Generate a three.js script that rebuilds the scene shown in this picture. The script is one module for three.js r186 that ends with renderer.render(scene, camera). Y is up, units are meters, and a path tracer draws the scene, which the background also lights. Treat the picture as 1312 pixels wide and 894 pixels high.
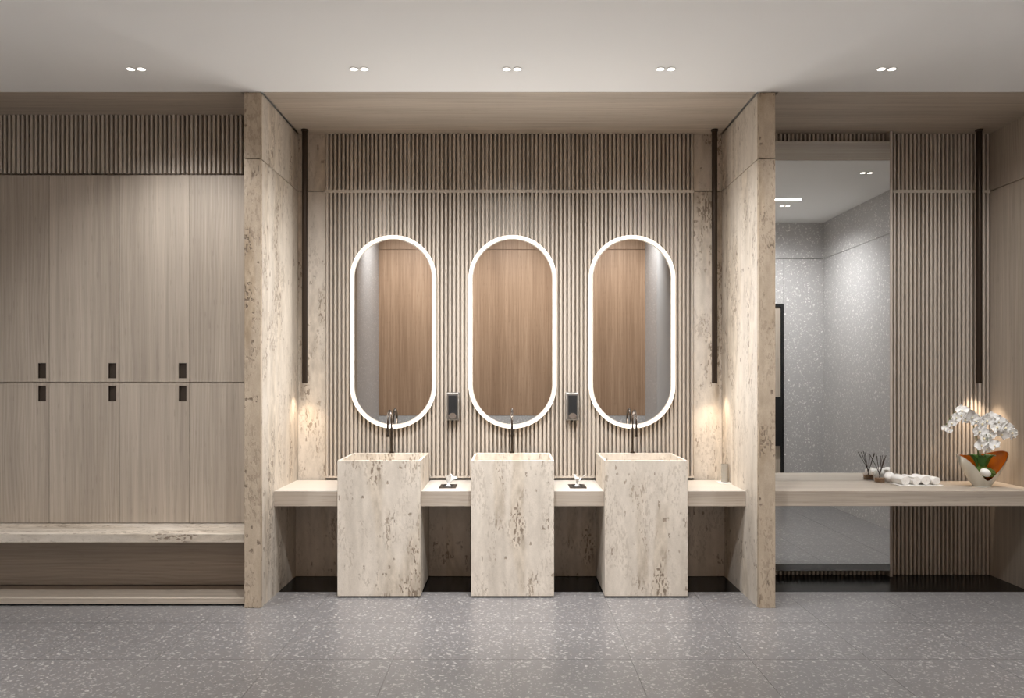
import * as THREE from 'three';
import { RoundedBoxGeometry } from 'three/addons/geometries/RoundedBoxGeometry.js';
import { mergeGeometries, mergeVertices } from 'three/addons/utils/BufferGeometryUtils.js';
import { RectAreaLightUniformsLib } from 'three/addons/lights/RectAreaLightUniformsLib.js';

// ---------------------------------------------------------------- camera, exposure, measures
const U = 0.004539, D = 4.65, EYE = 1.334, H = 3.0;      // metres per photo pixel at the pillar fronts, their distance, eye height, room height
const scene = new THREE.Scene();
const camera = new THREE.PerspectiveCamera(2 * Math.atan(447 / (D / U)) * 180 / Math.PI, 1312 / 894, 0.05, 60);
camera.position.set(0, EYE, 0);
camera.lookAt(0, EYE, -5);
camera.setViewOffset(1312, 894, 0, -38, 1312, 894);
scene.background = new THREE.Color(0x000000);
const renderer = new THREE.WebGLRenderer({ antialias: true });
renderer.toneMapping = THREE.LinearToneMapping;
renderer.toneMappingExposure = 1.38;
renderer.shadowMap.enabled = true;
RectAreaLightUniformsLib.init();
const SPOT = { row: 7, side: 4, lockers: 5.1, rear: 14.2, door: 11, recess: 15, pendant: 0.42, orchid: 0.9 };   // candela
const RING_GLOW = 0.95, RING_LIGHT = 28;
const WARM = 0xfcfdff, WARMER = 0xffe8cc;

const px = (x, r) => (x - 656) * r * U;                   // photo column at depth ratio r -> metres
const py = (y, r) => EYE - (y - 485) * r * U;
const zr = (r) => -r * D;

// ---------------------------------------------------------------- small tools
function rng(seed) { let a = seed >>> 0; return () => { a = (a + 0x6D2B79F5) >>> 0; let t = a; t = Math.imul(t ^ (t >>> 15), t | 1); t ^= t + Math.imul(t ^ (t >>> 7), t | 61); return ((t ^ (t >>> 14)) >>> 0) / 4294967296; }; }
const R = rng(7);
function hash(x, y, s) { let h = Math.imul(x, 374761393) + Math.imul(y, 668265263) + Math.imul(s, 2147483647 - 61); h = Math.imul(h ^ (h >>> 13), 1274126177); return ((h ^ (h >>> 16)) >>> 0) / 4294967296; }
// value noise that repeats every (nx, ny) cells; u, v in 0..1
function vn(u, v, nx, ny, s) {
  const x = u * nx, y = v * ny, xi = Math.floor(x), yi = Math.floor(y);
  let fx = x - xi, fy = y - yi; fx = fx * fx * (3 - 2 * fx); fy = fy * fy * (3 - 2 * fy);
  const m = (a, n) => ((a % n) + n) % n, x0 = m(xi, nx), x1 = m(xi + 1, nx), y0 = m(yi, ny), y1 = m(yi + 1, ny);
  const a = hash(x0, y0, s), b = hash(x1, y0, s), c = hash(x0, y1, s), d = hash(x1, y1, s);
  return a + (b - a) * fx + (c - a) * fy + (a - b - c + d) * fx * fy;
}
function fbm(u, v, nx, ny, s, o = 4) { let t = 0, a = 0.5, n = 0; for (let i = 0; i < o; i++) { t += a * vn(u, v, nx << i, ny << i, s + i * 17); n += a; a *= 0.5; } return t / n; }
const sstep = (a, b, x) => { const t = Math.min(1, Math.max(0, (x - a) / (b - a))); return t * t * (3 - 2 * t); };
const mix = (a, b, t) => a + (b - a) * t;

function dataTex(w, h, fn, size, srgb = true) {           // fn(u, v) -> [r, g, b] 0..255; size = metres covered
  const d = new Uint8Array(w * h * 4);
  for (let j = 0; j < h; j++) for (let i = 0; i < w; i++) {
    const c = fn((i + 0.5) / w, (j + 0.5) / h), k = (j * w + i) * 4;
    d[k] = Math.max(0, Math.min(255, c[0])); d[k + 1] = Math.max(0, Math.min(255, c[1])); d[k + 2] = Math.max(0, Math.min(255, c[2])); d[k + 3] = 255;
  }
  const t = new THREE.DataTexture(d, w, h);
  t.wrapS = t.wrapT = THREE.RepeatWrapping; t.magFilter = THREE.LinearFilter; t.minFilter = THREE.LinearMipmapLinearFilter; t.generateMipmaps = true;
  if (srgb) t.colorSpace = THREE.SRGBColorSpace;
  t.repeat.set(1 / size[0], 1 / size[1]); t.needsUpdate = true;
  return t;
}

// ---------------------------------------------------------------- textures
function woodTex(base, seed, contrast = 1, wander = 0.012) {              // straight oak grain along v, 1 m x 2 m
  return dataTex(640, 640, (u, v) => {
    const w = u + wander * (fbm(u, v, 4, 2, seed + 3, 3) - 0.5);
    const fine = vn(w, v, 230, 9, seed) - 0.5, mid = fbm(w, v, 46, 2, seed + 5, 3) - 0.5, broad = fbm(w, v, 9, 1, seed + 9, 3) - 0.5;
    const ring = Math.sin((w * 46 + 5.0 * fbm(u, v, 5, 2, seed + 12, 3)) * 6.283) * sstep(0.5, 0.72, vn(u, v, 6, 1, seed + 14));
    const pore = sstep(0.8, 0.95, vn(w, v, 300, 26, seed + 21));
    const t = contrast * (fine * 15 + mid * 26 + broad * 26 + ring * 4.5 - pore * 12);
    return [base[0] + t, base[1] + t * 0.98, base[2] + t * 0.92];
  }, [1, 2]);
}
function travertine(base, seed, pitAmount, cover) {              // cream stone with pitted vertical bands, 1.4 m x 2.8 m: [colour, height]
  const W = 1024, Hh = 2048, hgt = new Float32Array(W * Hh);
  const f = (u, v) => {
    const wu = u + 0.03 * (fbm(u, v, 5, 3, seed + 1, 3) - 0.5);
    const cloud = fbm(wu, v, 6, 3, seed + 2, 4) - 0.5, streak = fbm(wu, v, 26, 3, seed + 4, 3) - 0.5, grit = vn(u, v, 480, 700, seed + 6) - 0.5;
    const band = sstep(0.47, 0.62, fbm(wu, v, 11, 3, seed + 8, 3));
    const p1 = fbm(wu, v, 190, 150, seed + 10, 3), cl = sstep(cover, cover + 0.16, fbm(wu, v, 18, 14, seed + 13, 3));
    const pit = sstep(0.56, 0.64, p1) * cl * (0.25 + 0.75 * band) * pitAmount;
    const spot = sstep(0.82, 0.92, vn(wu, v, 46, 60, seed + 15)) * sstep(0.48, 0.6, p1) * pitAmount * 0.8;
    const mott = (fbm(wu, v, 60, 44, seed + 19, 3) - 0.5) * (0.6 + band);
    return { cloud, streak, grit, band, mott, pit: Math.min(1, Math.max(pit, spot)) };
  };
  const col = dataTex(W, Hh, (u, v) => {
    const q = f(u, v), k = Math.floor(v * Hh) * W + Math.floor(u * W);
    hgt[k] = 235 - q.pit * 200 + q.grit * 8 + q.streak * 10;
    const t = q.cloud * 30 + q.streak * 24 + q.grit * 9 - q.band * 9 + q.mott * 32;
    const r = base[0] + t, g = base[1] + t * 1.0 - q.band * 2, b = base[2] + t * 0.98 - q.band * 5;
    return [mix(r, 112, q.pit * 0.8), mix(g, 96, q.pit * 0.8), mix(b, 80, q.pit * 0.8)];
  }, [1.4, 2.8]);
  const bump = dataTex(W, Hh, (u, v) => { const h = hgt[Math.floor(v * Hh) * W + Math.floor(u * W)]; return [h, h, h]; }, [1.4, 2.8], false);
  return [col, bump];
}
function terrazzoTex(base, chips, seed) {                 // grey cement with pale shards, 1.5 m square
  const S = 1536, c = document.createElement('canvas'); c.width = c.height = S;
  const g = c.getContext('2d'), q = rng(seed);
  g.fillStyle = `rgb(${base})`; g.fillRect(0, 0, S, S);
  for (let i = 0; i < 30000; i++) { const t = (q() - 0.5) * 22; g.fillStyle = `rgba(${base.map((b) => Math.round(b + t))},0.6)`; const s = 1 + q() * 3; g.fillRect(q() * S, q() * S, s, s); }
  for (let i = 0; i < chips; i++) {
    const big = q() < 0.3, L = (big ? 7 + q() * 7 : 2.5 + q() * 5), wd = L * (0.3 + q() * 0.4), a = q() * 6.283, cx = q() * S, cy = q() * S, n = 3 + Math.floor(q() * 3);
    const tone = q(), k = base[0] + (tone < 0.75 ? 32 + q() * 40 : tone < 0.9 ? 18 : -14);
    g.fillStyle = `rgba(${Math.round(k)},${Math.round(k - 3)},${Math.round(k - 7)},${0.55 + q() * 0.45})`;
    const pts = []; for (let j = 0; j < n; j++) { const b = (j + (q() - 0.5) * 0.6) / n * 6.283; pts.push([Math.cos(b) * L, Math.sin(b) * wd]); }
    for (const ox of [-S, 0, S]) for (const oy of [-S, 0, S]) {
      const X = cx + ox, Y = cy + oy; if (X < -30 || X > S + 30 || Y < -30 || Y > S + 30) continue;
      g.beginPath(); pts.forEach(([x, y], j) => { const xx = X + x * Math.cos(a) - y * Math.sin(a), yy = Y + x * Math.sin(a) + y * Math.cos(a); j ? g.lineTo(xx, yy) : g.moveTo(xx, yy); }); g.closePath(); g.fill();
    }
  }
  const t = new THREE.CanvasTexture(c); t.colorSpace = THREE.SRGBColorSpace; t.wrapS = t.wrapT = THREE.RepeatWrapping; t.magFilter = THREE.LinearFilter; t.repeat.set(1 / 1.5, 1 / 1.5);
  return t;
}
const std = (o) => new THREE.MeshStandardMaterial(o);
const [travCol, travBump] = travertine([203, 192, 178], 11, 0.85, 0.45);
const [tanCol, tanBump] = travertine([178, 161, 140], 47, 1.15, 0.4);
const oakTex = woodTex([175, 162, 147], 3), warmOakTex = woodTex([162, 131, 104], 29, 1.25);
const M = {
  oak: std({ map: oakTex, roughness: 0.55 }),
  slat: std({ map: woodTex([186, 174, 160], 5, 0.3, 0), roughness: 0.6 }),
  warmOak: std({ map: warmOakTex, roughness: 0.55 }),
  stone: std({ map: travCol, bumpMap: travBump, bumpScale: 0.0025, roughness: 0.5 }),
  creamStone: std({ map: woodTex([206, 198, 187], 83, 0.22), roughness: 0.4 }),
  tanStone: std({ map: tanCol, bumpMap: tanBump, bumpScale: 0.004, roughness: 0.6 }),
  floor: std({ map: terrazzoTex([121, 118, 117], 9500, 5), roughness: 0.28 }),
  wallTerrazzo: std({ map: terrazzoTex([183, 180, 178], 6500, 9), roughness: 0.42 }),
  grout: std({ color: 0x86827f, roughness: 0.9 }),
  white: std({ color: 0xf0efed, roughness: 0.85 }),
  plaster: std({ color: 0xbcbab8, roughness: 0.85 }),
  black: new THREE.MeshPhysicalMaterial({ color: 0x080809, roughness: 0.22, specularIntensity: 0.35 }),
  blackMatt: std({ color: 0x111112, roughness: 0.5 }),
  bronze: std({ color: 0x3a2f26, roughness: 0.38, metalness: 0.7 }),
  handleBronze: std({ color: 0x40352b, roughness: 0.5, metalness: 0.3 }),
  gun: std({ color: 0x5b524b, roughness: 0.22, metalness: 1 }),
  chrome: std({ color: 0xd8d6d2, roughness: 0.16, metalness: 1 }),
  steel: std({ color: 0x8f8b86, roughness: 0.3, metalness: 0.9 }),
  mirror: std({ color: 0xe6e7e6, roughness: 0.01, metalness: 1 }),
  grey: std({ color: 0x9c978f, roughness: 0.5 }),
  ring: std({ color: 0xb8b4ae, emissive: 0xfff3e2, emissiveIntensity: RING_GLOW, roughness: 0.6 }),
  rimEdge: std({ color: 0xbfb8ad, roughness: 0.4 }),
  lens: std({ color: 0xffffff, emissive: 0xfff6ea, emissiveIntensity: 4, roughness: 0.5 }),
  lensWarm: std({ color: 0xffffff, emissive: 0xffe3bd, emissiveIntensity: 4, roughness: 0.5 }),
  cloth: std({ color: 0xf1ede7, roughness: 0.95 }),
  ceramic: std({ color: 0xefece6, roughness: 0.45 }),
  petal: std({ color: 0xfcfaf6, roughness: 0.8, side: THREE.DoubleSide }),
  pollen: std({ color: 0xefe2bd, roughness: 0.8 }),
  green: std({ color: 0x3d5b22, roughness: 0.7 }),
  stem: std({ color: 0x66743c, roughness: 0.6 }),
  moss: std({ color: 0x4c6424, roughness: 0.95 }),
  silver: std({ color: 0xd9d6cc, roughness: 0.22, metalness: 0.55 }),
  amber: new THREE.MeshPhysicalMaterial({ color: 0xc4670f, roughness: 0.15, transmission: 0.35, thickness: 0, side: THREE.DoubleSide }),
  glass: new THREE.MeshPhysicalMaterial({ color: 0xffffff, roughness: 0.02, transmission: 1, thickness: 0, ior: 1.45 }),
  oil: new THREE.MeshPhysicalMaterial({ color: 0xa9835c, roughness: 0.3, transmission: 0.5, thickness: 0, ior: 1.4 }),
  frost: new THREE.MeshPhysicalMaterial({ color: 0xd7d2c8, roughness: 0.25, transmission: 0.6, thickness: 0 }),
  reed: std({ color: 0x3a2b22, roughness: 0.8 }),
};

// ---------------------------------------------------------------- geometry helpers
function metricUV(g, ou = 0, ov = 0, turn = false) {      // uv in metres from the way each triangle faces; turn lays the grain along x (or z)
  const q = g.index ? g.toNonIndexed() : g, p = q.attributes.position, uv = new Float32Array(p.count * 2);
  const a = new THREE.Vector3(), b = new THREE.Vector3(), c = new THREE.Vector3(), n = new THREE.Vector3();
  for (let i = 0; i < p.count; i += 3) {
    a.fromBufferAttribute(p, i); b.fromBufferAttribute(p, i + 1); c.fromBufferAttribute(p, i + 2);
    n.copy(b).sub(a).cross(c.clone().sub(a));
    const nx = Math.abs(n.x), ny = Math.abs(n.y), nz = Math.abs(n.z);
    [a, b, c].forEach((v, k) => {
      let s, t;
      if (nx >= ny && nx >= nz) { s = v.z; t = v.y; } else if (ny >= nz) { s = v.x; t = v.z; } else { s = v.x; t = v.y; }
      if (turn) { if (ny >= nx && ny >= nz) [s, t] = turn === 'z' ? [s, t] : [t, s]; else [s, t] = [t, s]; }
      uv[(i + k) * 2] = s + ou; uv[(i + k) * 2 + 1] = t + ov;
    });
  }
  q.setAttribute('uv', new THREE.BufferAttribute(uv, 2));
  return q;
}
function box(x0, x1, y0, y1, z0, z1, o = {}) {            // world extents; o.r rounds the edges, o.turn / o.ou / o.ov for the grain
  const w = x1 - x0, h = y1 - y0, d = z1 - z0;
  const g = o.r ? new RoundedBoxGeometry(w, h, d, o.seg || 2, Math.min(o.r, w / 2.01, h / 2.01, d / 2.01)) : new THREE.BoxGeometry(w, h, d);
  g.translate((x0 + x1) / 2, (y0 + y1) / 2, (z0 + z1) / 2);
  return metricUV(g, o.ou ?? 0, o.ov ?? 0, o.turn);
}
function cyl(r0, r1, h, x, y, z, seg = 24, open = false) { const g = new THREE.CylinderGeometry(r0, r1, h, seg, 1, open); g.translate(x, y + h / 2, z); return g; }
function join(list) { return list.length === 1 ? list[0] : mergeGeometries(list.map((g) => { const q = g.index ? g.toNonIndexed() : g; for (const k of Object.keys(q.attributes)) if (!['position', 'normal', 'uv'].includes(k)) q.deleteAttribute(k); return q; })); }
function tube(points, r, seg = 24, rad = 10, closed = false) { return new THREE.TubeGeometry(new THREE.CatmullRomCurve3(points.map((p) => new THREE.Vector3(...p)), closed), seg, r, rad, closed); }

const used = {};
const numbered = (n) => { if (!(n in used)) { used[n] = 0; return n; } return `${n}_${String(++used[n]).padStart(3, '0')}`; };
const origin = new WeakMap();
function thing(name, label, category, at = [0, 0, 0], group) {
  const o = new THREE.Group(); o.name = numbered(name); o.position.set(...at); scene.add(o); origin.set(o, at);
  o.userData = { label, category }; if (group) o.userData.group = group;
  return o;
}
function setting(name, label) { const o = new THREE.Group(); o.name = name; scene.add(o); origin.set(o, [0, 0, 0]); o.userData = { kind: 'structure', label }; return o; }
function put(name, geometry, material, parent, label) {   // geometry in world metres, hung under its thing or part
  const g = Array.isArray(geometry) ? join(geometry) : geometry, at = origin.get(parent);
  g.translate(-at[0], -at[1], -at[2]);
  const m = new THREE.Mesh(g, material); m.name = name; m.castShadow = m.receiveShadow = true; parent.add(m); origin.set(m, at);
  if (label) m.userData.label = label;
  return m;
}
function shared(name, geometry, material, parent, [x, y, z]) { // a repeat that shares its geometry
  const at = origin.get(parent), m = new THREE.Mesh(geometry, material); m.name = name; m.position.set(x - at[0], y - at[1], z - at[2]); m.castShadow = m.receiveShadow = true; parent.add(m);
  return m;
}
function spot(x, y, z, cd, angle, penumbra, color, target, soft = 1) {
  const l = new THREE.SpotLight(color, cd, 0, angle, penumbra, 2); l.position.set(x, y, z); l.target.position.set(...target); l.castShadow = true; l.shadow.radius = soft; l.shadow.mapSize.set(1024, 1024);
  scene.add(l, l.target);
}

// ---------------------------------------------------------------- planes of the place
const Z1 = zr(1), ZB = zr(1.174), ZS = zr(1.168), ZFAR = zr(0.477), ZREC = zr(-0.18);
const XL = -3.86, XR = 3.33, XW = 3.25, XREC = 1.94, HREC = 3.7;
const PLx0 = px(313, 1), PLx1 = px(334, 1), PRx0 = px(972, 1), PRx1 = px(993.5, 1);   // stone pillars
const JOINT = py(203, 1);

// ---------------------------------------------------------------- floor
const floor = setting('floor', 'grey terrazzo tile floor with pale chips');
put('grout_bed', box(XL - 0.1, XR + 0.1, -0.1, -0.003, ZB - 0.1, ZREC + 0.1), M.grout, floor);
{
  const T = 0.566, gap = 0.0018, zEdge = -5.0, zGrid = -4.3675;
  for (let i = -7; i < 6; i++) for (let k = -2; k < 10; k++) {
    let x0 = i * T, x1 = x0 + T, z0 = zGrid + k * T, z1 = z0 + T;
    x0 = Math.max(x0, XL); x1 = Math.min(x1, XR); z0 = Math.max(z0, zEdge); z1 = Math.min(z1, ZREC);
    if (z0 > ZFAR - 0.01) { x0 = Math.max(x0, -XREC); x1 = Math.min(x1, XREC); }
    if (x1 - x0 < 0.02 || z1 - z0 < 0.02) continue;
    put('tile', box(x0 + gap / 2, x1 - gap / 2, -0.02, 0, z0 + gap / 2, z1 - gap / 2, { ou: i * 0.37, ov: k * 0.61 }), M.floor, floor);
  }
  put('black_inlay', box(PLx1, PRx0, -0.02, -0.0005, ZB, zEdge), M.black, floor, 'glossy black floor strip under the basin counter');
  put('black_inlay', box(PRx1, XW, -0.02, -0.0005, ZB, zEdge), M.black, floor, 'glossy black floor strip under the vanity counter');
}

// ---------------------------------------------------------------- ceiling and wooden soffits
const ceiling = setting('ceiling', 'smooth white ceiling');
put('ceiling_board', box(XL - 0.1, XR + 0.1, H, H + 0.1, Z1, ZFAR), M.white, ceiling);
put('ceiling_board', box(-XREC - 0.1, XREC + 0.1, HREC, HREC + 0.1, ZFAR - 0.1, ZREC + 0.1), M.white, ceiling);
put('fascia', box(-XREC - 0.1, XREC + 0.1, H, HREC, ZFAR - 0.1, ZFAR), M.white, ceiling);
put('void_cover', box(XL - 0.1, XR + 0.1, H + 0.06, H + 0.12, ZB - 0.1, Z1 + 0.02), M.white, ceiling);
[['trim_1', XL, PLx0 - 0.02, 'dark wooden soffit above the lockers'], ['trim_2', PLx1 + 0.014, PRx0 - 0.014, 'horizontal-grain wooden soffit above the basins'], ['trim_3', PRx1 + 0.02, XW, 'wooden soffit above the tall mirror']].forEach(([n, a, b, l], i) => {
  const s = setting(n, l);
  put('soffit_board', box(a, b, H, H + 0.05, ZB, Z1 - 0.004, { turn: true, ou: i * 0.3, ov: i * 0.7 }), M.oak, s);
});

// ---------------------------------------------------------------- outer walls
const back = setting('wall_back', 'rear wall with travertine strips beside the slats');
put('wall_core', box(XL - 0.1, XR + 0.1, -0.1, H + 0.1, ZB - 0.17, ZB - 0.05), M.oak, back);
const slatL = px(416.3, 1.168), slatR = px(889.5, 1.168);
for (const [a, b, o] of [[PLx1, slatL, 0.2], [slatR, PRx0, 0.9]]) {
  put('travertine_slab', box(a + 0.001, b - 0.001, 0, JOINT - 0.003, ZB - 0.03, ZB, { r: 0.002, ou: o, ov: 0.3 }), M.stone, back);
  put('travertine_slab', box(a + 0.001, b - 0.001, JOINT + 0.003, H + 0.04, ZB - 0.03, ZB, { r: 0.002, ou: o + 0.33, ov: 1.2 }), M.stone, back);
}
put('lower_slab', box(PLx1 + 0.001, -0.28, 0.002, 0.56, ZS, zr(1.16), { ou: 0.5, ov: 0.1 }), M.stone, back);
put('lower_slab', box(-0.278, 0.28, 0.002, 0.56, ZS, zr(1.16), { ou: 1.1, ov: 0.9 }), M.stone, back);
put('lower_slab', box(0.282, PRx0 - 0.001, 0.002, 0.56, ZS, zr(1.16), { ou: 0.1, ov: 0.6 }), M.stone, back);

const right = setting('wall_right', 'side wall of oak panels by the vanity and terrazzo beyond');
put('wall_core', box(XR + 0.02, XR + 0.14, -0.1, H + 0.1, ZB - 0.1, ZFAR + 0.1), M.white, right);
put('oak_panel', box(XW, XR + 0.02, 0, JOINT - 0.012, ZB, Z1, { ou: 0.2 }), M.oak, right);
put('oak_panel', box(XW, XR + 0.02, JOINT - 0.002, H + 0.04, ZB, Z1, { ou: 0.5, ov: 0.8 }), M.oak, right);
put('joint_backing', box(XW + 0.012, XR + 0.02, JOINT - 0.012, JOINT - 0.002, ZB, Z1 - 0.01), M.oak, right);
function terrazzoWall(parent, x0, x1, z0, z1, ph, cut = 1.25, thick = 'x') {   // large slabs with a joint at pillar-joint height
  const along = thick === 'x' ? [z0, z1] : [x0, x1], n = Math.max(1, Math.round((along[1] - along[0]) / cut)), s = (along[1] - along[0]) / n;
  for (let i = 0; i < n; i++) for (const [a, b] of [[0, JOINT - 0.0025], [JOINT + 0.0025, ph]]) {
    const p = along[0] + i * s + 0.0015, q = along[0] + (i + 1) * s - 0.0015, o = { ou: R() * 1.5, ov: R() * 1.5 };
    put('terrazzo_panel', thick === 'x' ? box(x0, x1, a, b, p, q, o) : box(p, q, a, b, z0, z1, o), M.wallTerrazzo, parent);
  }
}
terrazzoWall(right, XR, XR + 0.02, Z1 + 0.002, ZFAR, H, 2.5);

const left = setting('wall_left', 'terrazzo side wall beyond the lockers');
put('wall_core', box(XL - 0.14, XL - 0.02, -0.1, H + 0.1, ZB - 0.1, ZFAR + 0.1), M.white, left);
terrazzoWall(left, XL - 0.02, XL, ZB, ZFAR, H, 1.1);

// the wall opposite, seen in the mirrors: a terrazzo wall either side of the deep oak-backed entrance recess
const front = setting('wall_front', 'terrazzo wall facing the basins, with a deep recess');
const dX0 = 2.02, dX1 = 2.895, dH = 2.13;                                    // door in its right arm
put('wall_core', box(XREC + 0.1, XR + 0.1, -0.1, H + 0.1, ZFAR + 0.03, ZFAR + 0.13), M.white, front);
put('wall_core', box(XL - 0.1, -XREC - 0.1, -0.1, H + 0.1, ZFAR + 0.03, ZFAR + 0.13), M.white, front);
terrazzoWall(front, XL, -XREC - 0.1, ZFAR, ZFAR + 0.03, H, 0.9, 'z');
put('terrazzo_panel', box(dX1 + 0.002, XR, 0, JOINT - 0.0025, ZFAR, ZFAR + 0.03, { ou: 0.3 }), M.wallTerrazzo, front);
put('terrazzo_panel', box(XREC + 0.1, XR, JOINT + 0.0025, H, ZFAR, ZFAR + 0.03, { ou: 0.9, ov: 0.4 }), M.wallTerrazzo, front);
put('terrazzo_panel', box(XREC + 0.1, dX1, dH + 0.002, JOINT - 0.0025, ZFAR, ZFAR + 0.03, { ou: 0.1, ov: 0.7 }), M.wallTerrazzo, front);
for (const s of [-1, 1]) {                                                   // recess sides
  const zc = s > 0 ? zr(0.022) : zr(0.172), b = (z0, z1, o) => s > 0 ? box(XREC, XREC + 0.1, 0, HREC, z0, z1, o) : box(-XREC - 0.1, -XREC, 0, HREC, z0, z1, o);
  put('terrazzo_panel', b(zc, ZREC, { ou: 0.4 + s * 0.2 }), M.wallTerrazzo, front);
  put(s > 0 ? 'plaster_panel' : 'oak_panel', b(ZFAR, zc - 0.003, { ou: 0.3 }), s > 0 ? M.plaster : M.oak, front);
}
const pj = py(320, 2.51), pb = py(532, 2.51);
for (let i = 0; i < 4; i++) {                                                // oak boards at the end of the recess, pale stone below
  const a = -XREC + i * XREC / 2 + 0.0015, b = -XREC + (i + 1) * XREC / 2 - 0.0015, o = { ou: i * 0.23 + 0.1, ov: i * 0.6 };
  put('oak_board', box(a, b, pb + 0.004, pj - 0.006, ZREC, ZREC + 0.03, o), M.warmOak, front);
  put('oak_board', box(a, b, pj + 0.006, HREC, ZREC, ZREC + 0.03, o), M.warmOak, front);
}
put('dado_slab', box(-XREC, XREC, 0, pb - 0.004, ZREC, ZREC + 0.03), M.wallTerrazzo, front);
put('wall_core', box(-XREC - 0.1, XREC + 0.1, -0.1, HREC + 0.1, ZREC + 0.015, ZREC + 0.15), M.warmOak, front);

const door = setting('door_1', 'oak door with black frame and black pull');
put('door_frame', [box(dX1 - 0.03, dX1, 0, dH, ZFAR - 0.03, ZFAR + 0.03), box(dX0, dX0 + 0.03, 0, dH, ZFAR - 0.03, ZFAR + 0.03), box(dX0 + 0.03, dX1 - 0.03, dH - 0.03, dH, ZFAR - 0.03, ZFAR + 0.03)], M.blackMatt, door);
put('door_leaf', box(dX0 + 0.032, dX1 - 0.032, 0.005, dH - 0.032, ZFAR - 0.012, ZFAR + 0.03, { ou: 0.6 }), M.oak, door);
put('pull_handle', [box(dX1 - 0.105, dX1 - 0.034, 0.62, 1.14, ZFAR - 0.06, ZFAR - 0.04, { r: 0.004 }), box(dX1 - 0.08, dX1 - 0.06, 0.7, 0.73, ZFAR - 0.042, ZFAR - 0.011), box(dX1 - 0.08, dX1 - 0.06, 1.03, 1.06, ZFAR - 0.042, ZFAR - 0.011)], M.blackMatt, door);

// ---------------------------------------------------------------- travertine pillars
function pillar(x0, x1, label, o) {
  const t = thing('stone_pillar', label, 'pillar', [(x0 + x1) / 2, 0, (Z1 + ZB) / 2]);
  const skin = 0.02, inner = o.inner;                                         // front slab closes the fin, side slab shows paler stone
  for (const [a, b, k] of [[0, JOINT - 0.003, 0], [JOINT + 0.003, H - 0.001, 0.7]]) {
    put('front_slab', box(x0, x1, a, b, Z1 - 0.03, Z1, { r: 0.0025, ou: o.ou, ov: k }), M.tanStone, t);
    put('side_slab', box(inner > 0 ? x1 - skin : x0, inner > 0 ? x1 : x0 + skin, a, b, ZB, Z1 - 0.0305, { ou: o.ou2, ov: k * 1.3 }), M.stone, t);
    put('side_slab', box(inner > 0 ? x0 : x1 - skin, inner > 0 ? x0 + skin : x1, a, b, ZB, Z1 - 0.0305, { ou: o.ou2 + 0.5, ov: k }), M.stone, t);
  }
  put('pillar_core', box(x0 + skin, x1 - skin, 0, H - 0.001, ZB, Z1 - 0.0305), M.stone, t);
}
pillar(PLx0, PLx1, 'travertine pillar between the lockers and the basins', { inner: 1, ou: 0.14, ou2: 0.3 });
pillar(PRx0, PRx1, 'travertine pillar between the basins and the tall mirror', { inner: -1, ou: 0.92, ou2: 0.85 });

// ---------------------------------------------------------------- slatted panels
function slatGeometry(h, w, d, seed) {
  const s = new THREE.Shape(), c = 0.0022; s.moveTo(-w / 2, 0); s.lineTo(w / 2, 0); s.lineTo(w / 2, d - c); s.lineTo(w / 2 - c, d); s.lineTo(-w / 2 + c, d); s.lineTo(-w / 2, d - c); s.closePath();
  const g = new THREE.ExtrudeGeometry(s, { depth: h, bevelEnabled: false, steps: 1 });
  g.rotateX(-Math.PI / 2); g.scale(1, 1, -1);                                 // profile depth toward +z, length along y
  const idx = g.attributes.position, a = idx.array;                           // mirrored by the scale: turn each triangle back
  for (const at of [g.attributes.position, g.attributes.normal]) for (let i = 0; i < at.count; i += 3) for (let k = 0; k < 3; k++) { const p = at.array[(i + 1) * 3 + k]; at.array[(i + 1) * 3 + k] = at.array[(i + 2) * 3 + k]; at.array[(i + 2) * 3 + k] = p; }
  g.computeVertexNormals();
  return metricUV(g, seed * 0.173, seed * 0.41);
}
const PITCH = 0.028;
function slats(t, x0, x1, rows, zFront, depth, mat, backMat) {
  const n = Math.round((x1 - x0) / PITCH), s = (x1 - x0) / n;
  put('backing', box(x0, x1, rows[0][0], rows[rows.length - 1][1], zFront - depth - 0.02, zFront - depth), backMat, t);
  for (const [y0, y1] of rows) {
    const v = [0, 1, 2, 3, 4].map((k) => slatGeometry(y1 - y0, s * 0.54, depth, k));
    for (let i = 0; i < n; i++) shared('slat', v[Math.floor(R() * 5)], mat, t, [x0 + (i + 0.5) * s, y0, zFront - depth]);
  }
}
const DEP = 0.042, railY0 = py(247, 1.168), railY1 = py(243, 1.168);
{
  const t = thing('slatted_panel', 'wide slatted oak wall panel behind the three oval mirrors', 'wall panel', [0, 0.655, ZS]);
  slats(t, slatL, slatR, [[0.672, railY0], [railY1, H - 0.001]], ZS, DEP, M.slat, M.slat);
  put('rail', box(slatL, slatR, railY0, railY1, ZS - DEP, ZS + 0.001, { turn: true }), M.slat, t);
  put('rail', box(slatL, slatR, 0.66, 0.672, ZS - DEP, ZS + 0.001, { turn: true }), M.slat, t);
}
{
  const t = thing('slatted_panel', 'narrow slatted oak wall panel behind the orchid', 'wall panel', [2.9, 0, ZS]);
  slats(t, px(1144, 1.168), XW - 0.002, [[0.002, railY0], [railY1, H - 0.001]], ZS, DEP, M.slat, M.slat);
  put('rail', box(px(1144, 1.168), XW - 0.002, railY0, railY1, ZS - DEP, ZS + 0.001, { turn: true }), M.slat, t);
}
{
  const t = thing('slatted_panel', 'slatted oak panel behind the tall mirror, showing as a shaded strip above it', 'wall panel', [2.05, 0, ZS]);
  slats(t, PRx1 + 0.002, px(1140, 1.168), [[0.002, H - 0.001]], ZS, DEP, M.slat, M.slat);
}
const ZD = zr(1.083), doorTop = py(225, 1.083);
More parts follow.
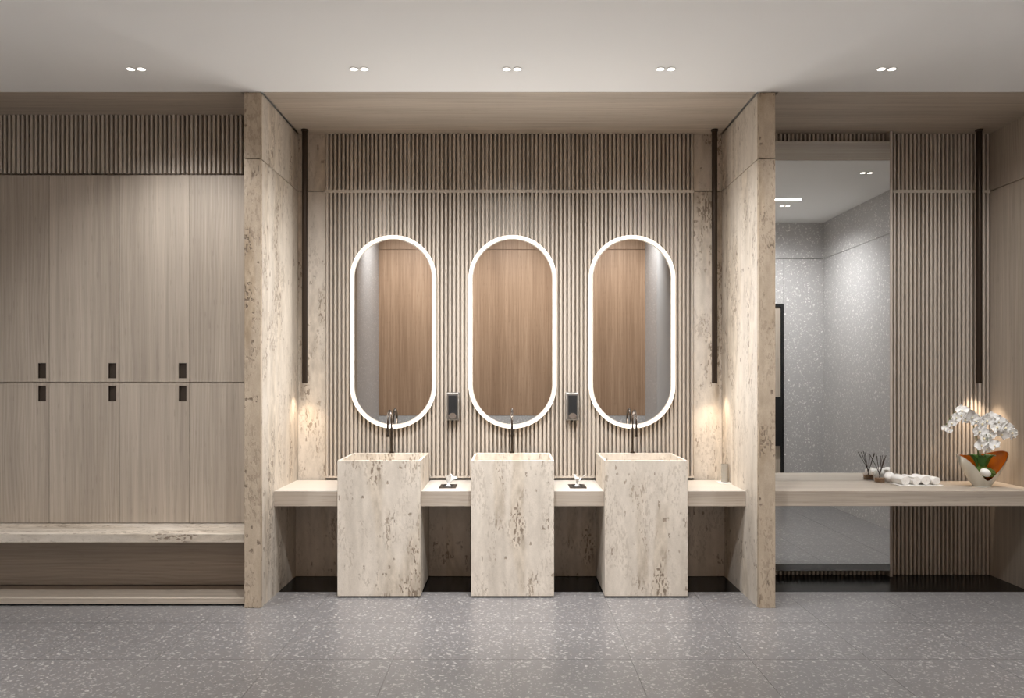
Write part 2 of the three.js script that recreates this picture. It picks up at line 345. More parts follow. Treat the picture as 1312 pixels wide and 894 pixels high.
{
  const t = thing('slatted_panel', 'slatted oak panel running above the locker doors', 'wall panel', [-2.6, doorTop + 0.015, ZD - 0.005]);
  slats(t, XL + 0.002, PLx0 - 0.002, [[doorTop + 0.016, H - 0.001]], ZD - 0.005, DEP, M.slat, M.slat);
}

// ---------------------------------------------------------------- lockers
{
  const e = [-117, -27, 63, 153, 243].map((x) => px(x, 1.083)).concat(PLx0 - 0.003), g = 0.003, split = py(490, 1.083), low = py(669.5, 1.083), zb = ZB;
  const labels = ['fifth locker column from the travertine pillar, oak with dark handle cut-outs', 'fourth locker column from the travertine pillar, oak with dark handle cut-outs', 'third locker column from the travertine pillar, pale oak with dark handle cut-outs', 'second locker column from the travertine pillar, pale oak with dark handle cut-outs', 'locker column against the travertine pillar, its handle side hidden'];
  for (let i = 0; i < 5; i++) {
    const x0 = e[i], x1 = e[i + 1], t = thing('locker', labels[i], 'locker', [(x0 + x1) / 2, 0.424, (ZD + zb) / 2], 'oak lockers above the bench');
    put('body', box(x0 + 0.001, x1 - 0.001, 0.424, doorTop + 0.01, zb, ZD - 0.022), M.oak, t);
    [[split + 0.0035, doorTop, 465, 484.5], [low, split - 0.0035, 494, 514]].forEach(([y0, y1, ha, hb], k) => {
      // door as four boards' worth of one leaf with a real cut-out: pieces round the hole joined into one leaf
      const hx1 = x0 + px(59, 1.083) - px(-27, 1.083), hx0 = hx1 - px(666, 1.083), hy1 = py(ha, 1.083), hy0 = py(hb, 1.083), o = { ou: i * 0.31 + k * 0.17, ov: k * 0.9 + i * 0.2 };
      const X1 = x1 - g / 2, X0 = x0 + g / 2, zA = ZD - 0.02, list = [];
      if (hx1 < X1) list.push(box(X0, hx0, y0, y1, zA, ZD, o), box(hx1, X1, y0, y1, zA, ZD, o), box(hx0, hx1, y0, hy0, zA, ZD, o), box(hx0, hx1, hy1, y1, zA, ZD, o));
      else list.push(box(X0, X1, y0, y1, zA, ZD, o));
      const leaf = put('door', list, M.oak, t);
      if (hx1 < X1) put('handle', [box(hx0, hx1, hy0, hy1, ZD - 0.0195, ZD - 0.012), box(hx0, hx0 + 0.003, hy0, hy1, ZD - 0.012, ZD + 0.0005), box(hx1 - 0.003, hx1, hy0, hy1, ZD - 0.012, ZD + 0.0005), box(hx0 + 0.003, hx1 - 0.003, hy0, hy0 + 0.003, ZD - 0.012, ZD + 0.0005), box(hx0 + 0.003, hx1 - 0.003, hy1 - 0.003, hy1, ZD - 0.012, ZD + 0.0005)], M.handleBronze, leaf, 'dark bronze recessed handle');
    });
  }
}
{
  const t = thing('locker_bench', 'long pale stone bench with an open oak shoe shelf below the lockers', 'bench', [-2.6, 0, zr(1.03)]);
  const zf = zr(1.01), top = py(684, 1.01), x1 = PLx0 - 0.002, x0 = XL + 0.002;
  put('seat_slab', box(x0, x1, top - 0.05, top, ZD - 0.02, zf, { r: 0.002, turn: true, ou: 0.2 }), M.stone, t);
  put('back_panel', box(x0, x1, 0.045, top - 0.05, zr(1.076) - 0.02, zr(1.076), { turn: true, ou: 0.3 }), M.oak, t);
  put('shelf', box(x0, x1, 0.012, 0.04, zr(1.076), zf + 0.003, { turn: true, ou: 0.7 }), M.oak, t);
  put('shelf_lip', box(x0, x1, 0.04, 0.046, zf - 0.012, zf + 0.003, { r: 0.002, turn: true, ou: 0.7 }), M.oak, t);
  put('kickboard', box(x0, x1, 0.0, 0.012, zr(1.076), zf - 0.02), M.blackMatt, t);
  put('side_panel', box(x1 - 0.018, x1, 0.046, top - 0.0505, zr(1.076), zf - 0.03), M.oak, t);
}

// ---------------------------------------------------------------- counters and basins
const ZC = zr(1.055), CT = py(628.7, 1.055), CB = py(648.4, 1.055), BW = 0.505;
const bx = [px(485.4, 1.046), px(656.7, 1.046), px(828, 1.046)];
[[PLx1 + 0.001, bx[0] - BW / 2 - 0.001, 'cream stone counter between travertine pillar and basin, clear of objects'], [bx[0] + BW / 2 + 0.001, bx[1] - BW / 2 - 0.001, 'short cream stone counter between the first pair of basins from the lockers'], [bx[1] + BW / 2 + 0.001, bx[2] - BW / 2 - 0.001, 'short cream stone counter between the basins, towards the tall mirror'], [bx[2] + BW / 2 + 0.001, PRx0 - 0.001, 'cream stone counter carrying the frosted glass tumbler']].forEach(([a, b, l], i) => {
  const t = thing('stone_counter', l, 'counter', [(a + b) / 2, CB, (ZC + ZS) / 2], 'counter sections between the basins');
  put('counter_slab', box(a, b, CT - 0.006, CT, ZS + 0.003, ZC, { r: 0.002, turn: true, ou: i * 0.4 }), M.creamStone, t);
  put('counter_apron', box(a, b, CB, CT - 0.0062, ZC - 0.025, ZC - 0.001, { turn: true, ou: i * 0.4 + 0.2 }), M.oak, t);
  put('counter_underside', box(a, b, CB + 0.002, CB + 0.02, ZS + 0.003, ZC - 0.0255, { turn: true }), M.stone, t);
});
{
  const t = thing('vanity_counter', 'long pale oak shelf counter in front of the tall mirror', 'counter', [2.4, CB, (ZC + ZS) / 2]);
  const a = PRx1 + 0.001, b = XW - 0.001;
  put('counter_top', box(a, b, CB, CT, zr(1.157) + 0.006, ZC, { r: 0.003, turn: true, ou: 0.4, ov: 0.2 }), M.oak, t);
}
const ZBf = zr(1.046), ZBr = zr(1.158), BT = py(590, 1.046);
const basinLabels = ['travertine pedestal basin standing on the locker side, beside the clear counter', 'middle travertine pedestal basin of the three', 'travertine pedestal basin beside the frosted tumbler, dark pits near its rim'];
bx.forEach((x, i) => {
  const t = thing('pedestal_basin', basinLabels[i], 'washbasin', [x, 0, (ZBf + ZBr) / 2], 'travertine pedestal basins');
  const w = BW / 2, r = 0.014, o = { ou: i * 0.53 + 0.05, ov: i * 0.37 }, led = 0.045, bot = BT - 0.13;
  put('plinth', box(x - w + 0.015, x + w - 0.015, 0, 0.012, ZBr + 0.01, ZBf - 0.012), M.blackMatt, t);
  const body = put('body', [box(x - w, x + w, 0.0115, BT, ZBf - r, ZBf, { r: 0.002, ...o }), box(x - w, x + w, 0.0115, BT, ZBr, ZBr + led, { r: 0.002, ...o }),
    box(x - w, x - w + r, 0.0115, BT - 0.0002, ZBr + led - 0.003, ZBf - r + 0.003, o), box(x + w - r, x + w, 0.0115, BT - 0.0002, ZBr + led - 0.003, ZBf - r + 0.003, o),
    box(x - w + r - 0.002, x + w - r + 0.002, 0.0115, bot, ZBr + led - 0.002, ZBf - r + 0.002, o)], M.stone, t);
  put('drain', cyl(0.028, 0.03, 0.004, x, bot, (ZBf + ZBr) / 2, 24), M.gun, t);
});
bx.forEach((bX, i) => {
  const x = [px(501.7, 1.153), px(656, 1.153), px(810.5, 1.153)][i], z = zr(1.158) + 0.022;
  const t = thing('gooseneck_tap', ['dark gooseneck tap on the basin beside the clear counter', 'dark gooseneck tap on the middle basin', 'dark gooseneck tap on the basin beside the frosted tumbler'][i], 'tap', [x, BT, z], 'gooseneck taps on the basins');
  put('base_ring', cyl(0.014, 0.016, 0.01, x, BT, z, 24), M.gun, t);
  const pts = [[x, BT + 0.008, z], [x, BT + 0.1, z], [x, 1.02, z]], rad = 0.082;
  for (let k = 1; k <= 9; k++) { const a = Math.PI * k / 10; pts.push([x, 1.04 + rad * Math.sin(a), z + rad * (1 - Math.cos(a))]); }
  pts.push([x, 1.03, z + 2 * rad], [x, 0.985, z + 2 * rad], [x, 0.965, z + 2 * rad]);
  put('spout', tube(pts, 0.0075, 60, 12), M.gun, t);
  put('aerator', cyl(0.0085, 0.0085, 0.014, x, 0.955, z + 2 * rad, 16), M.gun, t);
});

// ---------------------------------------------------------------- oval lit mirrors
function stadium(hw, hh, cls = THREE.Shape) { const s = new cls(), k = hh - hw; s.absarc(0, k, hw, 0, Math.PI, false); s.lineTo(-hw, -k); s.absarc(0, -k, hw, Math.PI, 2 * Math.PI, false); s.lineTo(hw, k); return s; }
function annulus(hw, hh, inset, depth, bevel = 0) { const s = stadium(hw, hh); s.holes.push(stadium(hw - inset, hh - inset, THREE.Path)); return new THREE.ExtrudeGeometry(s, { depth, bevelEnabled: bevel > 0, bevelSize: bevel, bevelThickness: bevel, bevelSegments: 2, curveSegments: 40 }); }
const rm = 1.161;
[[448.3, 559], [600, 713.3], [754.3, 865.3]].forEach(([a, b], i) => {
  const x0 = px(a, rm), x1 = px(b, rm), y0 = py(549, rm), y1 = py(301, rm), cx = (x0 + x1) / 2, cy = (y0 + y1) / 2, hw = (x1 - x0) / 2, hh = (y1 - y0) / 2, zb = ZS + 0.002;
  const t = thing('oval_mirror', ['lit oval mirror above the basin beside the clear counter', 'lit oval mirror above the middle basin', 'lit oval mirror above the basin beside the frosted tumbler'][i], 'mirror', [cx, y0, ZS], 'lit oval mirrors');
  const at = (g, z) => { g.translate(cx, cy, z); return g; };
  put('housing', at(new THREE.ExtrudeGeometry(stadium(hw - 0.02, hh - 0.02), { depth: 0.018, bevelEnabled: false, curveSegments: 40 }), zb), M.grey, t);
  put('rim', at(annulus(hw - 0.006, hh - 0.006, 0.012, 0.014), zb + 0.002), M.rimEdge, t, 'satin acrylic edge');
  put('light_ring', at(annulus(hw - 0.002, hh - 0.002, 0.021, 0.016, 0.001), zb + 0.018), M.ring, t, 'glowing white border');
  put('glass', at(new THREE.ExtrudeGeometry(stadium(hw - 0.0245, hh - 0.0245), { depth: 0.006, bevelEnabled: false, curveSegments: 40 }), zb + 0.0185), M.mirror, t, 'mirror glass');
  put('frosted_border', at(annulus(hw - 0.0246, hh - 0.0246, 0.006, 0.0006), zb + 0.0246), M.rimEdge, t, 'frosted border of the glass');
  const zl = zb + 0.042, R0 = hw - 0.018, k = hh - hw;
  const strip = (x, y, len, ang) => { const l = new THREE.RectAreaLight(0xfffdfa, RING_LIGHT, 0.02, len); l.position.set(x, y, zl); l.rotation.set(0, Math.PI, ang); scene.add(l); };
  strip(cx - R0, cy, 2 * k, 0); strip(cx + R0, cy, 2 * k, 0);
  for (const s of [-1, 1]) for (let n = 0; n < 3; n++) { const a2 = Math.PI * (n + 0.5) / 3; strip(cx + R0 * Math.cos(a2), cy + s * (k + R0 * Math.sin(a2)), R0 * 1.04, -s * a2); }
});

// ---------------------------------------------------------------- tall mirror
{
  const z = zr(1.157), x1 = px(1140, 1.157), y0 = py(731, 1.157), y1 = py(181, 1.157);
  const t = thing('tall_mirror', 'tall frameless wall mirror beside the travertine pillar', 'mirror', [2.05, y0, z]);
  put('backing_board', box(PRx1 + 0.03, x1 - 0.02, y0 + 0.02, y1 - 0.02, ZS + 0.001, z - 0.006), M.steel, t);
  put('glass', box(PRx1 + 0.004, x1, y0, y1, z - 0.006, z), M.mirror, t);
  const e = setting('trim_4', 'slim oak strip along the edge of the tall mirror');
  put('edge_strip', box(x1 + 0.001, px(1143.4, 1.157), 0.002, H - 0.001, ZS - 0.02, z + 0.002, { ou: 0.4 }), M.slat, e);
}

// ---------------------------------------------------------------- pendants
[[390.5, 'slim dark pendant hanging beside the pillar next to the lockers'], [915.5, 'slim dark pendant hanging above the frosted tumbler'], [1254.5, 'slim dark pendant hanging above the white orchid']].forEach(([c, l]) => {
  const r = 1.15, x = px(c, r), y0 = py(491, r), z = zr(r), R0 = 0.0185;
  const t = thing('pendant_light', l, 'pendant light', [x, y0, z], 'slim pendant lights');
  const prof = [[0.0155, y0 + 0.03], [0.0155, y0], [R0 - 0.001, y0], [R0, y0 + 0.001], [R0, H - 0.012], [0.0, H - 0.012]].map(([a, b]) => new THREE.Vector2(a, b));
  const g = new THREE.LatheGeometry(prof, 28); g.translate(x, 0, z);
  put('tube', g, M.bronze, t);
  put('ceiling_cap', cyl(0.024, 0.024, 0.012, x, H - 0.0125, z, 28), M.bronze, t);
  put('light_lens', cyl(0.0153, 0.0153, 0.003, x, y0 + 0.006, z, 24), M.lensWarm, t, 'warm glowing lens');
  spot(x, y0 - 0.004, z, c > 1000 ? SPOT.orchid : SPOT.pendant, 0.75, 0.75, WARMER, [x, 0, z], 0.8);
});

// ---------------------------------------------------------------- twin ceiling spots
function downlight(x, z, label, cd, y = H, angle = 1.12, aim = [0, 0, 0], pen = 0.75) {
  const t = thing('twin_downlight', label, 'ceiling light', [x, y - 0.006, z], 'twin ceiling spotlights');
  for (const s of [-1, 1]) {
    const g = new THREE.TorusGeometry(0.021, 0.0025, 8, 28); g.rotateX(Math.PI / 2); g.translate(x + s * 0.0285, y - 0.0025, z);
    put('trim_ring', g, M.white, t);
    put('light_lens', cyl(0.02, 0.02, 0.004, x + s * 0.0285, y - 0.0045, z, 28), M.lens, t, 'bright round lens');
  }
  spot(x, y - 0.012, z, cd, angle, pen, WARM, [x + aim[0], aim[1], z + aim[2]], 2.2);
}
const zA = zr(0.924), zB = zr(0.657);
[[-2.02, 'in front of the lockers'], [-0.822, 'in front of the basin beside the clear counter'], [0, 'in front of the middle basin'], [0.826, 'in front of the basin beside the frosted tumbler'], [2.013, 'in front of the tall mirror'], [2.865, 'in front of the orchid']].forEach(([x, w]) => downlight(x, zA, 'twin ceiling spotlight ' + w, x < -1.5 ? SPOT.lockers : x > 1.5 ? SPOT.side : SPOT.row, H, x < -1.5 ? 1.0 : 0.95, [0, 0, x < -1.5 ? -1.0 : -1.35], 0.9));
[[-0.55, 'over the floor before the basins, locker side, unseen fill added for the basin fronts', SPOT.rear, -2.1], [0.55, 'over the floor before the basins, vanity side, unseen fill added for the basin fronts', SPOT.rear, -2.1], [2.63, 'near the oak door', SPOT.door, 0.35], [-2.75, 'beside the terrazzo wall opposite the lockers, unseen and added for bounce fill', SPOT.door * 1.3, 0.35]].forEach(([x, w, cd, dz]) => downlight(x, zB, 'rear-row twin ceiling spotlight ' + w, cd, H, dz < 0 ? 0.62 : 1.35, [0, dz < 0 ? 0.75 : 0.0, dz], 1));  // all but the oak-door lamp are unseen, added as fill
[[-1.45, -0.3, 'terrazzo and oak side'], [0, -0.3, 'middle'], [1.45, -0.3, 'plaster side']].forEach(([x, z, w]) => downlight(x, z, 'unseen twin ceiling spotlight added to light the recess, ' + w, SPOT.recess, HREC, 1.05, [0, 1.2, 1.1], 0.9));  // unseen lamps added to brighten the recess and bounce into the room
{
  const x0 = 1.95, x1 = px(1023, 1.603), z = zr(0.723), t = thing('linear_light', 'short glowing ceiling light line near the oak door', 'ceiling light', [(x0 + x1) / 2, H - 0.005, z]);
  put('channel', [box(x0 - 0.006, x1 + 0.006, H - 0.005, H - 0.0005, z - 0.026, z - 0.021), box(x0 - 0.006, x1 + 0.006, H - 0.005, H - 0.0005, z + 0.021, z + 0.026), box(x0 - 0.006, x0, H - 0.005, H - 0.0005, z - 0.021, z + 0.021), box(x1, x1 + 0.006, H - 0.005, H - 0.0005, z - 0.021, z + 0.021)], M.white, t);
  put('light_lens', box(x0, x1, H - 0.004, H - 0.0005, z - 0.021, z + 0.021), M.lens, t, 'glowing diffuser');
  const l = new THREE.RectAreaLight(WARM, 34, x1 - x0, 0.042); l.position.set((x0 + x1) / 2, H - 0.012, z); l.rotation.x = -Math.PI / 2; scene.add(l);
}

// ---------------------------------------------------------------- things on walls and counters
[[580, 'wall soap dispenser between the locker-side and middle mirrors'], [733.5, 'wall soap dispenser between the middle mirror and the mirror towards the tall mirror']].forEach(([c, l]) => {
  const r = 1.155, x = px(c, r), y0 = py(539, r), y1 = py(502.5, r), w = 0.044, zf = ZS + 0.075;
  const t = thing('soap_dispenser', l, 'soap dispenser', [x, y0, ZS], 'wall soap dispensers');
  put('back_plate', box(x - w, x + w, y0, y1, ZS + 0.001, ZS + 0.012, { r: 0.004 }), M.steel, t);
  put('body', box(x - w + 0.002, x + w - 0.002, y0 + 0.004, y1 - 0.002, ZS + 0.012, zf - 0.006, { r: 0.01, seg: 3 }), M.steel, t, 'grey metal casing');
  put('window', box(x - w + 0.015, x + w - 0.015, y0 + 0.04, y1 - 0.02, zf - 0.01, zf - 0.002, { r: 0.003 }), M.blackMatt, t, 'dark viewing window');
  const b = new THREE.CylinderGeometry(0.024, 0.025, 0.016, 28); b.scale(1, 1, 0.82); b.rotateX(Math.PI / 2); b.translate(x, y0 + 0.034, zf + 0.002);
  put('push_button', b, M.chrome, t, 'pale oval push button');
  put('nozzle', cyl(0.006, 0.005, 0.014, x, y0 - 0.01, zf - 0.03, 14), M.blackMatt, t);
});
function tissue(x, z, y, seed) {                                             // a sheet pulled up through the slot: flared, folded cone
  const q = rng(seed), ph = q() * 6.28, g = new THREE.PlaneGeometry(1, 1, 40, 16), p = g.attributes.position;
  for (let i = 0; i < p.count; i++) {
    const a = (p.getX(i) + 0.5) * 5.6 + ph, v = p.getY(i) + 0.5;
    const waist = 0.006 + 0.024 * Math.pow(Math.abs(v - 0.28) * 1.5, 1.2), fold = 1 + 0.38 * Math.sin(a * 3 + v * 2) * v + 0.2 * Math.sin(a * 7 + ph);
    p.setXYZ(i, x + Math.cos(a) * waist * fold + 0.012 * v * v, y + v * 0.075 * (0.82 + 0.18 * Math.sin(a * 2 + ph)), z + Math.sin(a) * waist * fold * 0.6);
  }
  g.computeVertexNormals();
  return g;
}
[[574.4, 'tissue slot in the counter between the locker-side and middle basins', 3], [739.5, 'tissue slot in the counter between the middle basin and its neighbour towards the tall mirror', 8]].forEach(([c, l, s]) => {
  const r = 1.098, x = px(c, r), z = zr(r), w = 0.053, d = 0.09;
  const t = thing('tissue_slot', l, 'tissue dispenser', [x, CT, z], 'tissue slots set in the counters');
  put('frame', [box(x - w, x + w, CT, CT + 0.004, z + d - 0.02, z + d), box(x - w, x + w, CT, CT + 0.004, z - d, z - d + 0.02), box(x - w, x - w + 0.02, CT, CT + 0.004, z - d + 0.02, z + d - 0.02), box(x + w - 0.02, x + w, CT, CT + 0.004, z - d + 0.02, z + d - 0.02)], M.bronze, t, 'dark metal surround');
  put('well', box(x - w + 0.02, x + w - 0.02, CT, CT + 0.001, z - d + 0.02, z + d - 0.02), M.blackMatt, t);
  const m = put('tissue', tissue(x, z - 0.01, CT + 0.0015, s), std({ color: 0xf4f1ec, roughness: 0.95, side: THREE.DoubleSide }), t, 'white tissue pulled up');
});
{
  const r = 1.135, x = px(928.5, r), z = zr(r);
  const t = thing('glass_tumbler', 'slim frosted glass tumbler below the pendant beside the pillar', 'tumbler', [x, CT + 0.006, z]);
  const pf = [[0, 0], [0.021, 0], [0.0225, 0.002], [0.024, 0.118], [0.0225, 0.119], [0.021, 0.006], [0, 0.006]].map(([a, b]) => new THREE.Vector2(a, b));
  const g = new THREE.LatheGeometry(pf, 32); g.translate(x, CT + 0.006, z); put('vessel', g, M.frost, t);
  const tr = thing('small_tray', 'small pale stone tray under the frosted tumbler', 'tray', [x, CT, z]);
  put('tray_plate', box(x - 0.045, x + 0.045, CT, CT + 0.006, z - 0.04, z + 0.06, { r: 0.003 }), M.ceramic, tr);
}
{ // reed diffuser and round sponge
  const r = 1.139, x = px(1127, r), z = zr(r);
  const t = thing('reed_diffuser', 'reed diffuser in a small glass bottle in front of the tall mirror', 'diffuser', [x, CT, z]);
  const pf = [[0, 0.0], [0.034, 0.0], [0.036, 0.004], [0.036, 0.04], [0.03, 0.05], [0.016, 0.056], [0.016, 0.07], [0.0185, 0.071], [0.0185, 0.074], [0.0145, 0.074], [0.0145, 0.056], [0.028, 0.048], [0.0335, 0.04], [0.0335, 0.005], [0, 0.004]].map(([a, b]) => new THREE.Vector2(a, b));
  const g = new THREE.LatheGeometry(pf, 32); g.translate(x, CT, z); put('bottle', g, M.glass, t, 'clear glass bottle');
  put('oil', cyl(0.0325, 0.0325, 0.028, x, CT + 0.0055, z, 28), M.oil, t, 'amber oil');
  const q = rng(12);
  for (let k = 0; k < 9; k++) {
    const a = k / 9 * 6.283 + q() * 0.4, lean = 0.03 + q() * 0.05, x1 = x + Math.cos(a) * lean * 1.25, z1 = z + Math.sin(a) * lean * 0.6;
    put('reed', tube([[x - Math.cos(a) * 0.01, CT + 0.01, z - Math.sin(a) * 0.008], [x + Math.cos(a) * 0.009, CT + 0.075, z + Math.sin(a) * 0.008], [x1, CT + 0.165 + q() * 0.03, z1]], 0.0018, 8, 6), M.reed, t);
  }
  const sx = px(1139.5, 1.143), sz = zr(1.143), sp = thing('bath_sponge', 'round white sponge beside the reed diffuser', 'sponge', [sx, CT, sz]);
  const s = new THREE.IcosahedronGeometry(0.036, 5), p = s.attributes.position, v = new THREE.Vector3();
  for (let i = 0; i < p.count; i++) { v.fromBufferAttribute(p, i); const n = v.clone().normalize(), f = 1 + 0.07 * Math.sin(n.x * 13 + n.y * 7) * Math.sin(n.y * 11 - n.z * 9) + 0.03 * Math.sin(n.z * 31 + n.x * 23); p.setXYZ(i, v.x * f, v.y * f * 0.94, v.z * f); }
  const sm = mergeVertices(s.deleteAttribute('normal').deleteAttribute('uv')); sm.computeVertexNormals(); sm.translate(sx, CT + 0.0345, sz); put('sponge_body', sm, M.cloth, sp);
}
{ // rolled towels on a tray
  const r = 1.115, z = zr(r), x0 = px(1146, r), x1 = px(1201, r);
  const tr = thing('towel_tray', 'flat pale tray under the rolled white hand towels', 'tray', [(x0 + x1) / 2, CT, z]);
  put('tray_plate', box(x0, x1, CT, CT + 0.007, z - 0.075, z + 0.075, { r: 0.003 }), M.ceramic, tr);
  const towel = (i, x) => {
    const t = thing('rolled_towel', ['rolled white hand towel nearest the reed diffuser', 'rolled white hand towel second from the reed diffuser', 'rolled white hand towel third from the reed diffuser', 'rolled white hand towel nearest the orchid bowl'][i], 'towel', [x, CT + 0.007, z], 'rolled hand towels on the tray');
    const rr = [0.031, 0.029, 0.032, 0.027][i], q = rng(40 + i), n = 120, ring = [];   // spiral section, extruded
    const sh = new THREE.Shape(), out = [], inn = [];
    for (let k = 0; k <= n; k++) { const a = k / n * 6.283 * 3.2, rad = rr * (0.16 + 0.84 * k / n) * (1 + 0.02 * Math.sin(a * 5)); out.push([Math.cos(a + i) * rad, Math.sin(a + i) * rad]); const ri = rad - rr * 0.2; inn.push([Math.cos(a + i) * ri, Math.sin(a + i) * ri]); }
    sh.moveTo(...out[0]); out.slice(1).forEach((p) => sh.lineTo(...p)); inn.reverse().forEach((p) => sh.lineTo(...p)); sh.closePath();
    const g = new THREE.ExtrudeGeometry(sh, { depth: 0.13, bevelEnabled: true, bevelSize: 0.0015, bevelThickness: 0.004, bevelSegments: 2, steps: 1 });
    g.translate(0, 0, -0.065); g.rotateY((q() - 0.5) * 0.25); g.computeBoundingBox(); g.translate(x, CT + 0.0072 - g.boundingBox.min.y, z);
    put('towel_roll', g, M.cloth, t);
  };
  [0.035, 0.102, 0.168, 0.232].forEach((d, i) => towel(i, x0 + d));
}
{ // orchid in a split bowl
  const r = 1.098, x = px(1258, r), z = zr(r), S = r * U;
  const t = thing('potted_orchid', 'white orchid in a notched silver and amber bowl on the vanity counter', 'orchid', [x, CT, z]);
  const rim = (a) => { // rim height by angle, 0 = +x, pi/2 = towards the room
    const front = Math.pow(Math.max(0, Math.sin(a)), 1.6), sideR = Math.pow(Math.max(0, Math.cos(a)), 2), sideL = Math.pow(Math.max(0, -Math.cos(a)), 2), rear = Math.max(0, -Math.sin(a));
    return 0.165 + 0.055 * sideR + 0.03 * sideL + 0.02 * rear - 0.125 * front * front;
  };
  const bowl = (inset, flip, a0, a1) => {
    const n = 56, m = 14, pos = [], idx = [];
    for (let j = 0; j <= m; j++) for (let i = 0; i <= n; i++) {
      const a = a0 + (a1 - a0) * i / n, hMax = rim(a), v = j / m, h = 0.004 + inset * 1.2 * (1 - v) + hMax * v;
      const rad = (0.052 + 0.105 * Math.sin(Math.min(1, h / 0.21) * 1.35)) * (1 - 0.12 * (h > 0.18 ? (h - 0.18) / 0.05 : 0) * 0) - inset;
      pos.push(x + Math.cos(a) * rad, CT + h, z + Math.sin(a) * rad * 0.78);
    }
    for (let j = 0; j < m; j++) for (let i = 0; i < n; i++) { const k = j * (n + 1) + i, a = k, b = k + 1, c = k + n + 1, d = c + 1; flip ? idx.push(a, b, c, b, d, c) : idx.push(a, c, b, b, c, d); }
    const g = new THREE.BufferGeometry(); g.setAttribute('position', new THREE.Float32BufferAttribute(pos, 3)); g.setIndex(idx); g.computeVertexNormals(); return g;
  };
  const silver2 = M.silver.clone(); silver2.side = THREE.DoubleSide;
  put('bowl_shell', [bowl(0, false, 0, 6.2832), cyl(0.05, 0.056, 0.006, x, CT, z, 40).scale(1, 1, 1)].map((g) => { g.deleteAttribute('uv'); return g.index ? g.toNonIndexed() : g; }), silver2, t, 'silvery outer bowl with a deep notch');
  put('inner_glaze', bowl(0.004, true, -2.2, 1.05), M.amber, t, 'amber inner face');
  // moss mound
  const ms = new THREE.SphereGeometry(0.086, 36, 18, 0, 6.283, 0, 1.7), mp = ms.attributes.position;
  for (let i = 0; i < mp.count; i++) { const a = mp.getX(i), b = mp.getY(i), c = mp.getZ(i), f = 1 + 0.05 * Math.sin(a * 140) * Math.sin(c * 160) + 0.04 * Math.sin(b * 190 + a * 90); mp.setXYZ(i, a * f * 0.98, b * f * 0.62, c * f * 0.78); }
  ms.computeVertexNormals(); ms.translate(x, CT + 0.075, z - 0.005); put('moss', ms, M.moss, t, 'green moss');
  const q = rng(77);
  for (let k = 0; k < 12; k++) { // short strappy leaves
    const a = k / 12 * 6.283 + q() * 0.3, L = 0.06 + q() * 0.035, n = 6, pos = [], idx = [];
    for (let j = 0; j <= n; j++) { const v = j / n, rad = 0.03 + L * v * 0.75, y = 0.125 + 0.075 * Math.sin(v * 1.9), w = 0.017 * Math.sin(Math.PI * (0.12 + 0.86 * v)); for (const s of [-1, 0, 1]) pos.push(x + Math.cos(a) * rad - Math.sin(a) * w * s, CT + y + Math.abs(s) * 0.004, z + (Math.sin(a) * rad + Math.cos(a) * w * s) * 0.7); }
    for (let j = 0; j < n; j++) for (let s = 0; s < 2; s++) { const b = j * 3 + s; idx.push(b, b + 3, b + 1, b + 1, b + 3, b + 4); }
    const g = new THREE.BufferGeometry(); g.setAttribute('position', new THREE.Float32BufferAttribute(pos, 3)); g.setIndex(idx); g.computeVertexNormals();
    const mm = k === 0 ? (M.leaf = std({ color: 0x3f6a24, roughness: 0.5, side: THREE.DoubleSide })) : M.leaf; put('leaf', g, mm, t);
  }
  const pebble = new THREE.IcosahedronGeometry(1, 4); pebble.scale(0.034, 0.024, 0.026); pebble.rotateZ(-0.5); pebble.translate(x - 0.026, CT + 0.098, z + 0.083); put('white_pebble', pebble, M.ceramic, t, 'white stone in the notch');
  const P = (X, Y, dz) => [x + (X - 1258) * S, py(Y, r), z + dz];
  const stems = [[P(1256, 596, 0), P(1252, 575, 0.0), P(1246, 545, 0.01), P(1238, 524, 0.02), P(1226, 523, 0.03), P(1214, 534, 0.04), P(1205, 547, 0.045)], [P(1257, 596, -0.01), P(1257, 570, -0.01), P(1257, 545, 0), P(1266, 533, 0.01), P(1278, 538, 0.03), P(1287, 552, 0.04)], [P(1254, 596, 0.01), P(1251, 572, 0.02), P(1248, 552, 0.03), P(1251, 545, 0.05), P(1256, 556, 0.065), P(1258, 568, 0.07)]];
  stems.forEach((s) => put('stem', tube(s, 0.0026, 40, 8), M.stem, t));
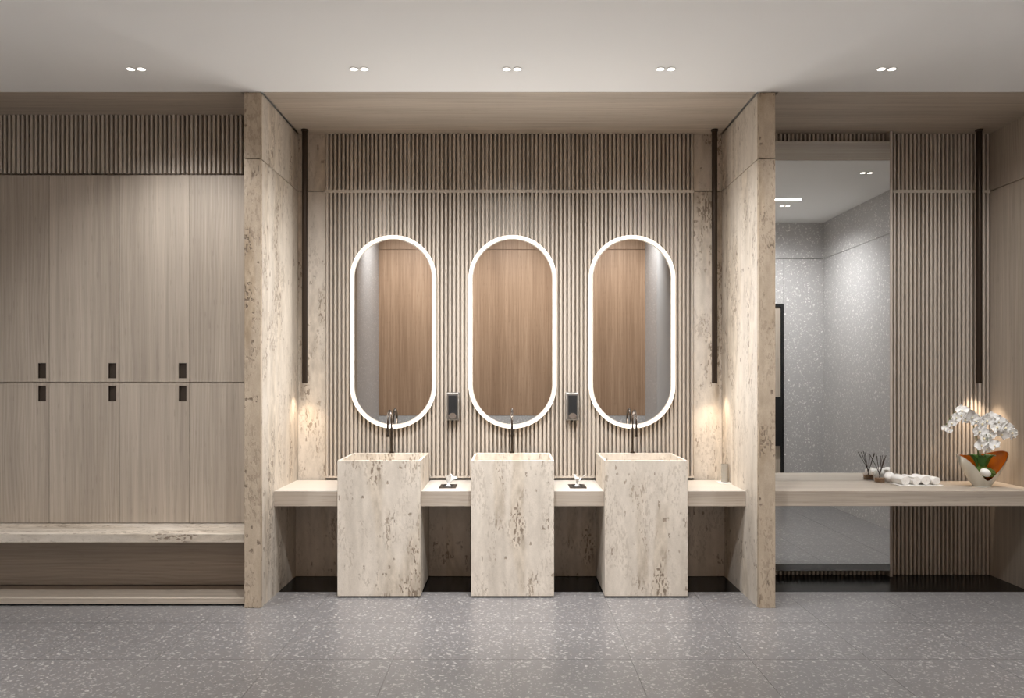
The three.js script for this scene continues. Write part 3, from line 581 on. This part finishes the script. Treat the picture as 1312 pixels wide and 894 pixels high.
  const petalG = (L, W, cup) => { const n = 6, pos = [], idx = []; for (let j = 0; j <= n; j++) { const v = j / n, w = W * Math.sin(Math.PI * Math.pow(0.06 + 0.9 * v, 0.8)); for (let s = -2; s <= 2; s++) pos.push(w * s / 2, L * v, cup * v * v + 0.25 * W * (s * s / 4) * v + 0.002 * Math.sin(s * 3 + v * 8)); } for (let j = 0; j < n; j++) for (let s = 0; s < 4; s++) { const b = j * 5 + s; idx.push(b, b + 1, b + 5, b + 1, b + 6, b + 5); } const g = new THREE.BufferGeometry(); g.setAttribute('position', new THREE.Float32BufferAttribute(pos, 3)); g.setIndex(idx); return g; };
  const blossomG = () => { const l = []; [[0.036, 0.034, 0], [0.036, 0.034, 0], [0.033, 0.02, 1], [0.033, 0.02, 1], [0.033, 0.02, 1]].forEach(([L, W], k) => { const g = petalG(L, W * 0.62, 0.006); g.rotateZ([Math.PI / 2 - 0.15, -Math.PI / 2 + 0.15, 0, 2.3, -2.3][k]); if (k < 2) g.translate(0, 0, 0.003); l.push(g); }); const g = mergeGeometries(l); g.computeVertexNormals(); return g; };
  const lipG = () => { const g = new THREE.SphereGeometry(0.0042, 10, 8); g.scale(1, 1.3, 1.4); g.translate(0, -0.005, 0.007); return g; };
  const spots = [[1205, 548, 0.6], [1211, 541, 0.75], [1218, 534, 0.85], [1208, 551, 0.5], [1225, 525, 0.95], [1232, 528, 1], [1238, 533, 1], [1229, 536, 0.9], [1224, 531, 0.8], [1243, 538, 1], [1249, 541, 1.1], [1247, 551, 1.1], [1256, 537, 1.1], [1264, 535, 1.1], [1272, 539, 1.1], [1268, 546, 1.05], [1279, 546, 1.1], [1286, 552, 1], [1278, 555, 0.95], [1252, 560, 1.1], [1259, 566, 1.1], [1250, 569, 1], [1264, 569, 0.9], [1256, 573, 0.85], [1262, 556, 0.8], [1289, 557, 0.7]];
  spots.forEach(([X, Y, s]) => {
    const g = blossomG(), l = lipG(), mtx = new THREE.Matrix4().compose(new THREE.Vector3(...P(X, Y, 0.05 + q() * 0.03)), new THREE.Quaternion().setFromEuler(new THREE.Euler((q() - 0.4) * 0.7, (q() - 0.5) * 1.1, (q() - 0.5) * 0.9)), new THREE.Vector3(s * 1.25, s * 1.25, s * 1.25));
    g.applyMatrix4(mtx); l.applyMatrix4(mtx);
    const b = put('blossom', g, M.petal, t); put('lip', l, M.pollen, b);
  });
}

renderer.render(scene, camera);
